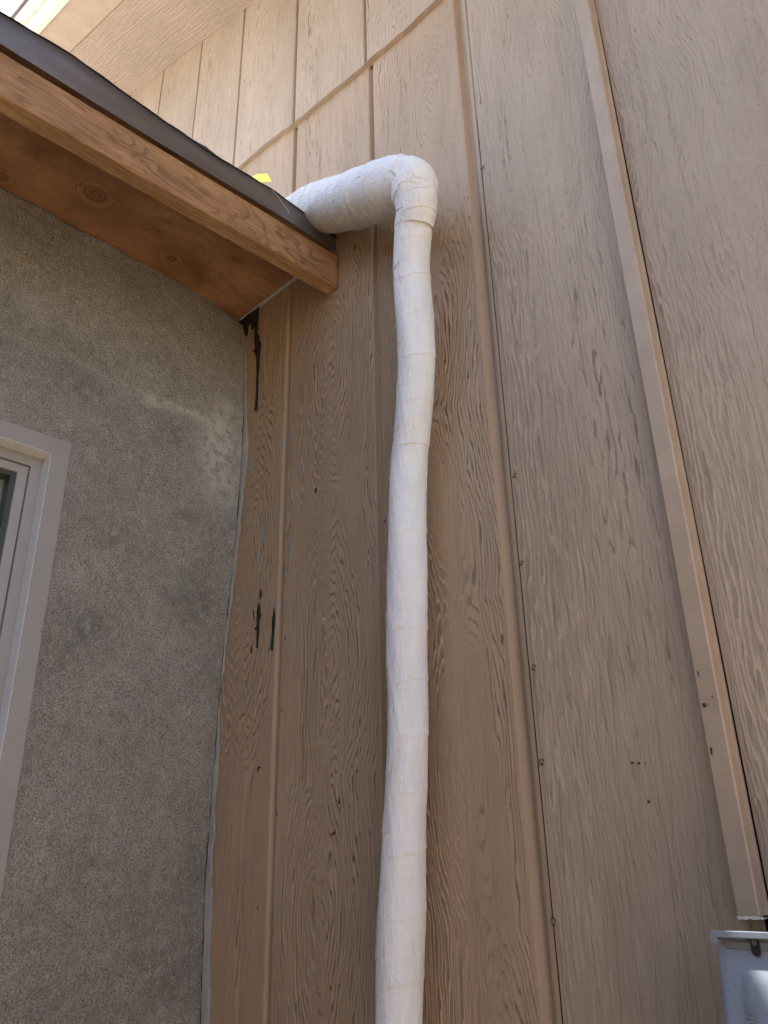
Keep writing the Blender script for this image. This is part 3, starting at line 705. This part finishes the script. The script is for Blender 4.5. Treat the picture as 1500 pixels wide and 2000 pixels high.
# light lining of the reveal
bm = bmesh.new(); y1, z1 = R1[1], R1[3]
box(bm, -1.5082, FX+.0008, y1-.0009, y1-.0001, Z(R1[2]), Z(z1-.0002)); box(bm, -1.5082, FX+.0008, R1[0], y1-.0012, Z(z1-.0010), Z(z1-.0001))
bmo('reveal_lining', bm, plain_paint('pale_vinyl', (0.66, 0.67, 0.68), 0.32, 0.0001, 0.03), win)
ri = (R1[0]+.045, .5060, R1[2]+.045, .7335)
frame_ring('gasket', -1.5235, -1.56, (ri[0]-.002, ri[1]+.002, ri[2]-.002, ri[3]+.002), (ri[0]+.009, ri[1]-.0095, ri[2]+.009, ri[3]-.008), M_GASKET)
bm = bmesh.new(); box(bm, -1.556, -1.552, ri[0], ri[1], Z(ri[2]), Z(ri[3])); bmo('pane', bm, M_GLASS, win)
n = 240; yq = np.linspace(-.5, .60, n); P = np.zeros((n, 2, 3))
for j in range(2): P[:, j, 0] = -1.64 + 0.012*np.sin(yq*60+2*np.sin(yq*9)) + .004*np.sin(yq*170); P[:, j, 1] = yq; P[:, j, 2] = Z([WZ0, WZ1][j])
me = grid_mesh('curtain', P); link('curtain', me, M_CURT, win, smooth=True)
for px, py in ((98, 917), (29, 949), (26.5, 962), (20, 984), (33.5, 920)):
    p = on(px, py, 0, -1.522 if px < 50 else -1.4728); bm = bmesh.new(); bmesh.ops.create_icosphere(bm, subdivisions=1, radius=0.0009, matrix=Matrix.Translation(p))
    bmo('paint_speck', bm, M_WHITEFASC, win)

# ------------------------------------------------------------------ white wrapped pipe
pipe = root('wrapped_pipe', (-0.88, 0.93, 0.0), 'white fabric wrapped pipe running down the siding and turning over the low roof', 'pipe')
def catmull(p, n):
    p = np.array(p, float); p = np.vstack([2*p[0]-p[1], p, 2*p[-1]-p[-2]]); out = []
    m_ = len(p)-3
    for s in np.linspace(0, m_-1e-9, n):
        i = int(s); t = s-i; a, b, c, d = p[i:i+4]
        out.append(0.5*((2*b)+(-a+c)*t+(2*a-5*b+4*c-d)*t*t+(-a+3*b-3*c+d)*t**3))
    return np.array(out)
def tube(name, path, rad, nseg, seams, seed, parent, dirt=None, label=None, cap=False, smooth_path=True, bulge=None):
    n = 0
    pr = np.column_stack([path, rad]); Q = catmull(pr, seams['n']); P0 = Q[:, :3]; R_ = Q[:, 3]
    T = np.gradient(P0, axis=0); T /= np.linalg.norm(T, axis=1)[:, None]
    s = np.concatenate([[0], np.cumsum(np.linalg.norm(np.diff(P0, axis=0), axis=1))])
    N = np.zeros_like(P0); ref = np.array([0, -1.0, 0]); N[0] = ref-T[0]*ref.dot(T[0]); N[0] /= np.linalg.norm(N[0])
    for i in range(1, len(P0)):
        v_ = N[i-1]-T[i]*N[i-1].dot(T[i]); N[i] = v_/np.linalg.norm(v_)
    B = np.cross(T, N); a = np.linspace(0, 2*math.pi, nseg+1)
    A, SS = np.meshgrid(a, s); u = A/(2*math.pi)
    ca, sa = np.cos(A), np.sin(A)
    dr = 0.0016*fbm(ca*1.2+3, SS*9+sa*1.2, seed, 3) + 0.0007*fbm(ca*4+9, SS*30+sa*4, seed+4, 3)
    # helical laps of the wrap
    seamv = np.zeros_like(dr)
    for (s0, pitch, hgt) in seams['helix']:
        tpos = (SS - s0 - pitch*u + 0.003*vnoise(A*1.7, SS*20, seed+9))
        per = seams['period']; ph = np.mod(tpos, per)
        dr += hgt*np.exp(-ph/0.010)
        seamv = np.maximum(seamv, np.exp(-(np.minimum(ph, per-ph)/0.0016)**2)*(0.4+0.6*vnoise(A*2, SS*12, seed+3)))
    for (s0, sl_, hgt, wd) in seams.get('folds', []):
        d = SS - s0 - sl_*np.sin(A-1.0)*0.04 - 0.004*vnoise(A*1.5, SS*0+s0*90, seed); dr += 1.35*hgt*np.exp(-(d/wd)**2)*(0.6+0.5*vnoise(A*2.5, SS*5, seed+int(s0*100)))
        seamv = np.maximum(seamv, 0.7*np.exp(-((d)/wd)**2)*(hgt > 0))
    tk = np.clip(SS/0.030, 0, 1) if seams.get('tuck') else 1.0
    if seams.get('tuck'): tk = tk*tk*(3-2*tk)
    Rr = R_[:, None]*(0.955+0.045*tk) + dr*tk
    P = P0[:, None, :] + Rr[..., None]*(ca[..., None]*N[:, None, :] + sa[..., None]*B[:, None, :])
    dv = np.zeros_like(dr) if dirt is None else dirt(P, SS, A)
    me = grid_mesh(name, P, {'seam': np.clip(seamv, 0, 1), 'dirt': dv})
    uvl = me.uv_layers.new(name='wrap'); li = np.zeros(len(me.loops), np.int32); me.loops.foreach_get('vertex_index', li)
    uvs = np.stack([(A*0.034).reshape(-1)[li], SS.reshape(-1)[li]], -1); uvl.data.foreach_set('uv', uvs.reshape(-1).astype(np.float32))
    me.flip_normals()
    return link(name, me, M_WRAP, parent, label, smooth=True), P, s
rows = [(400,776,853),(453,770,844),(520,768,840),(560,769,842),(640,775,849),(707,777,850),(770,774,847),(833,770,841),(900,764,835),(1000,759,833),(1150,754.5,835),(1300,755,835),(1400,757,836),(1540,751.5,835),(1600,749,833),(1730,740,832),(1800,736,832),(1995,733,826)]
path, rad = [], []
def pipe_at(y, a, b, Yd):
    c = on((a+b)/2, y, 1, Yd); u_ = ray(a, y); v_ = ray(b, y)
    az = abs(math.atan2(u_[0], u_[1])-math.atan2(v_[0], v_[1]))/2
    return c, math.hypot(c[0], c[1])*math.sin(az)
for y, a, b in rows:
    Yd = float(np.interp(y, [380, 470, 600, 900, 2000], [0.885, 0.905, 0.925, 0.945, 0.945]))
    c, r = pipe_at(y, a, b, Yd); path.append(c); rad.append(r)
path = [np.array([path[0][0]+.006, path[0][1]-.002, path[0][2]+0.045])] + path; rad = [rad[0]*.98]+rad
e = path[-1]; path += [e+np.array([-.02, 0, -.3]), np.array([-.94, .945, 0.55]), np.array([-.95, .945, 0.0])]; rad += [.0335, .033, .033]
path = path[::-1]; rad = rad[::-1]
po, PV, sv = tube('vertical_section', path, rad, 96, dict(n=900, helix=[(0.0, 0.035, 0.0016), (0.083, 0.035, 0.0008)], period=0.168), 201, pipe)
# horizontal section with the elbow
ep, er = [], []
for px, py, Yd, hw in ((811, 446, .8985, 36.6), (812.5, 424, .895, 38.4), (812.5, 400, .891, 41.0), (810, 382, .888, 45.0), (804, 360, .886, 50), (768, 364, .890, 54), (722, 382, .903, 55), (682, 395, .919, 53), (643, 403, .932, 50), (617, 410, .939, 47.5), (592, 424, .943, 46), (556, 450, .946, 44)):
    q = on(px, py, 1, Yd); ep.append(q); er.append(hw*float((q-np.array([0, 0, CAMZ])).dot(fwd))/F_PX)
ep.append(ep[-1]+(ep[-1]-ep[-2])*1.5); er.append(er[-1])
print('elbow', [tuple(np.round(q, 3)) for q in ep], np.round(er, 4))
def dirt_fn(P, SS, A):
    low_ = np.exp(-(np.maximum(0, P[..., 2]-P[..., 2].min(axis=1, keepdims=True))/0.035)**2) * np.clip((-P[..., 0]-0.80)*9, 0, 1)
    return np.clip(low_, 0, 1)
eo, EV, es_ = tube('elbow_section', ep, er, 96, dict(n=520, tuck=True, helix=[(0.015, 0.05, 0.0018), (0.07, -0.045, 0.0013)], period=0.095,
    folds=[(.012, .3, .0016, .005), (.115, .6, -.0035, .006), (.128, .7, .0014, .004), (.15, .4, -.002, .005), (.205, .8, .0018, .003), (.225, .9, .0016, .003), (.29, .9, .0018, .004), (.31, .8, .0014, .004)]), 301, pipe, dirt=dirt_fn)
# loose fibres standing off the wrap
bm = bmesh.new()
for k in range(230):
    if k < 170: i = random.randint(330, 880); V = PV
    else: i = random.randint(20, 300); V = EV
    j = random.choice(list(range(14, 34))+list(range(60, 84))); p = V[i, j]; c = V[i, :-1].mean(0); nrm = (p-c)/np.linalg.norm(p-c)
    t = np.array([random.uniform(-.6, .6), random.uniform(-.4, .4), random.uniform(-1, 1)]); ln = random.uniform(.0015, .0050)
    q = p - nrm*.0004; r_ = p+nrm*ln+t*ln*.6; mid = p+nrm*ln*.6; wz = np.array([0, 0, .00045])
    a, b, c_, d = [bm.verts.new(x) for x in (q-wz, q+wz, mid+wz*.8, mid-wz*.8)]; e1 = bm.verts.new(r_)
    bm.faces.new((a, b, c_, d)); bm.faces.new((d, c_, e1))
fo2 = bmo('loose_fibre', bm, M_FUZZ, po); fo2['kind'] = 'stuff'

# ------------------------------------------------------------------ small loose things on the roof edge
def sheet(name, P, th, m, label, cat):
    c = np.mean(P, axis=0); bm = bmesh.new(); n_ = np.cross(np.array(P[1])-P[0], np.array(P[2])-P[0]); n_ /= np.linalg.norm(n_)
    f = bm.faces.new([bm.verts.new(tuple(np.array(p)-c)) for p in P]); r = bmesh.ops.extrude_face_region(bm, geom=[f])
    for v_ in r['geom']:
        if isinstance(v_, bmesh.types.BMVert): v_.co += Vector(n_*th)
    o = bmo(name, bm, m); o.location = c; o['label'] = label; o['category'] = cat; return o
sheet('tape_scrap', [on(x, y, 1, 0.80) for x, y in ((484, 342), (491, 345), (505, 340), (522, 339), (531, 355), (506, 356), (496, 362))], 0.0006, M_YEL, 'small bright yellow scrap of tape sticking up over the dark roof edge', 'tape')
cu = bpy.data.curves.new('thread', 'CURVE'); cu.dimensions = '3D'; cu.bevel_depth = 0.00035; cu.bevel_resolution = 1
sp_ = cu.splines.new('POLY'); pts = [(532, 372), (540, 380), (548, 391), (556, 402), (563, 412), (564, 417)]
sp_.points.add(len(pts)-1); base = on(548, 391, 0, -1.100)
for i, (x, y) in enumerate(pts):
    p = on(x, y, 0, -1.1005) - base; sp_.points[i].co = (*p, 1)
dg = bpy.context.evaluated_depsgraph_get()
tmp = bpy.data.objects.new('tmp', cu); C.objects.link(tmp); dg.update(); me = bpy.data.meshes.new_from_object(tmp.evaluated_get(bpy.context.evaluated_depsgraph_get()))
bpy.data.objects.remove(tmp); o = link('thread', me, M_FUZZ); o.location = base; o['label'] = 'short pale thread hanging over the dark metal roof edge'; o['category'] = 'thread'

# ------------------------------------------------------------------ grey utility box
ub = root('utility_box', (-0.30, 0.93, Z(-0.2)), 'grey metal utility box on the siding under the narrow painted strip', 'utility box')
FY = 0.850
bm = bmesh.new(); box(bm, -0.392, -0.12, FY+.012, 0.999, Z(-0.42), Z(-0.083)); bmo('body', bm, M_GREYBOX, ub, bevel=0.002)
bm = bmesh.new()                                               # hood: lip along the top with turned-down corner
pr = [(-0.3970, -0.0765), (-0.3970, -0.0665), (-0.3950, -0.0648), (-0.12, -0.0648), (-0.12, -0.0710), (-0.3920, -0.0710), (-0.3920, -0.0765)]
f = bm.faces.new([bm.verts.new((x, FY-.002, Z(z))) for x, z in pr]); r = bmesh.ops.extrude_face_region(bm, geom=[f])
for v_ in r['geom']:
    if isinstance(v_, bmesh.types.BMVert):
        v_.co.y = 0.93
        if v_.co.z > Z(-0.0675): v_.co.z -= 0.012
        elif v_.co.z > Z(-0.072): v_.co.z -= 0.010
bmesh.ops.triangulate(bm, faces=[q for q in bm.faces if len(q.verts) > 4])
bmo('hood', bm, M_GREYBOX, ub, bevel=0.0012)
bm = bmesh.new(); box(bm, -0.3918, -0.12, FY+.007, FY+.011, Z(-0.0785), Z(-0.0705)); bmo('shadow_gap', bm, M_DARK, ub)
# door: bulging sheet, its left edge sweeping outwards lower down
zz_ = np.linspace(-0.0722, -0.40, 60); uu = np.linspace(0, 1, 60); P = np.zeros((62, 60, 3))
for k, z in enumerate(zz_):
    lo = -0.3910 if z > -0.0768 else -0.3955 - 0.003*min(1, (-z-.09)/.05)
    bulge = 0.016*min(1, max(0, (-z-0.085)/0.075))**0.8
    xs_ = lo + (-0.12-lo)*np.concatenate([[0, 0.0], np.linspace(0.004, 1, 60)**1.6])
    for j, x in enumerate(xs_):
        edge = min(1, (x-lo)/0.010); d = FY+.006 - bulge*math.sqrt(max(0, 1-(1-edge)**2)) - 0.0008
        st = min(1, max(0, (x+0.3725-0.0*z)/0.003))*min(1, max(0, (-z-0.096)/0.01)); d -= 0.0022*st
        P[j, k] = (x, d, Z(z))
    P[0, k] = (lo+.001, FY+.014, Z(z))
me = grid_mesh('door', P); do = link('door', me, M_GREYBOX, ub, smooth=True)
# grey strip and latch slot
def stadium(cx_, cz_, w_, h_, n=20):
    out = []
    for a in np.linspace(0, 2*math.pi, n, endpoint=False):
        out.append((cx_+w_/2*math.cos(a), cz_+(h_-w_)/2*(1 if math.sin(a) >= 0 else -1)+w_/2*math.sin(a)))
    return out
def plate(name, pts, y, th, m, parent, bev=0):
    bm = bmesh.new(); f = bm.faces.new([bm.verts.new((x, y, z)) for x, z in pts]); r = bmesh.ops.extrude_face_region(bm, geom=[f])
    for v_ in r['geom']:
        if isinstance(v_, bmesh.types.BMVert): v_.co.y -= th
    return bmo(name, bm, m, parent, bevel=bev)
plate('grey_strip', [(-0.3865, Z(-.0742)), (-0.12, Z(-.0742)), (-0.12, Z(-.0800)), (-0.3865, Z(-.0800))], FY+.0045, .0008, M_BOXSTRIP, do)
sp0 = on(1473.5, 1850, 1, FY)
lo_ = plate('latch_slot', stadium(sp0[0], sp0[2], .0088, .0160), FY+.0030, .0006, M_BLACKPL, do)
plate('latch_screw', stadium(sp0[0]-.0004, sp0[2]+.0036, .0048, .0050), FY+.0022, .0006, plain_paint('latch_grey', (.10, .10, .10), .4), lo_)
# worn embossed lettering, unreadable in the photo: low raised strokes
bm = bmesh.new()
def stroke(x0, y0, x1, y1, wd=0.0011):
    a = on(x0, y0, 1, FY-.0105); b = on(x1, y1, 1, FY-.0105); d = (b-a); d /= np.linalg.norm(d); n_ = np.array([-d[2], 0, d[0]])*wd/2
    vs = [bm.verts.new(tuple(q)) for q in (a-n_, a+n_, b+n_, b-n_)]; vt = [bm.verts.new((v_.co.x, v_.co.y-.0006, v_.co.z)) for v_ in vs]
    bm.faces.new(vt)
    for i in range(4): bm.faces.new((vs[i], vs[(i+1) % 4], vt[(i+1) % 4], vt[i]))
for s_ in ((1462, 1942, 1474, 1944), (1459, 1952, 1475, 1955), (1458, 1963, 1476, 1966), (1459, 1974, 1475, 1971), (1459, 1974, 1476, 1982), (1462, 1987, 1476, 1990), (1458, 1996, 1477, 1994)): stroke(*s_)
bmo('embossed_lettering', bm, M_GREYBOX, do)
M_RUST = plain_paint('rust', (.08, .05, .045), .8)
for px, py in ((1403, 1865), (1419, 1891), (1420, 1918), (1436, 1925), (1409, 1940), (1404, 1969), (1409, 1971), (1449, 1834), (1408, 1846), (1472, 1980)):
    p = on(px, py, 1, FY-.0098); bm = bmesh.new(); bmesh.ops.create_icosphere(bm, subdivisions=1, radius=0.0006, matrix=Matrix.Translation(p)); bmo('rust_speck', bm, M_RUST, do)
bm = bmesh.new(); box(bm, -0.388, -0.30, 0.94, 0.9985, Z(-0.083), Z(-0.0765)); bmo('black_sealant', bm, M_BLACKPL, ub, bevel=.002)

# ------------------------------------------------------------------ added board fence out of view at right, bounces warm sunlight
fence = root('bounce_fence', (2.2, -1.0, 0), 'added unseen tan board fence bouncing warm light from the right', 'fence')
M_BOUNCE_FENCE = plain_paint('bounce_fence_boards', (0.58, 0.46, 0.32), 0.8, 0.001, 0.2)
yb = -6.0
while yb < 4.0:
    bm = bmesh.new(); box(bm, 2.20, 2.22, yb, yb+0.142, 0.03, 2.25+random.uniform(-.01, .01)); bmo('board', bm, M_BOUNCE_FENCE, fence, bevel=.002); yb += 0.145
for z in (0.4, 1.9):
    bm = bmesh.new(); box(bm, 2.2205, 2.26, -6.0, 4.0, z, z+.09); bmo('rail', bm, M_BOUNCE_FENCE, fence)

# ------------------------------------------------------------------ unseen house block added behind the camera, cuts sky light on the lower wall
sky_block = root('sky_block_house', (0, -2.2, 0), 'unseen brown wall added behind the viewer to block sky light', 'house')
bm = bmesh.new(); box(bm, -1.40, 1.6, -2.5, -2.2, 0, 3.1); bmo('wall', bm, plain_paint('sky_block_wall', (0.26, 0.20, 0.15), 0.8, 0.001), sky_block)
bm = bmesh.new(); hexa(bm, [(-1.45, -1.95, 3.0), (1.75, -1.95, 3.0), (1.75, -6, 4.6), (-1.45, -6, 4.6), (-1.45, -1.95, 3.15), (1.75, -1.95, 3.15), (1.75, -6, 4.75), (-1.45, -6, 4.75)]); bmo('roof', bm, M_SHING, sky_block)
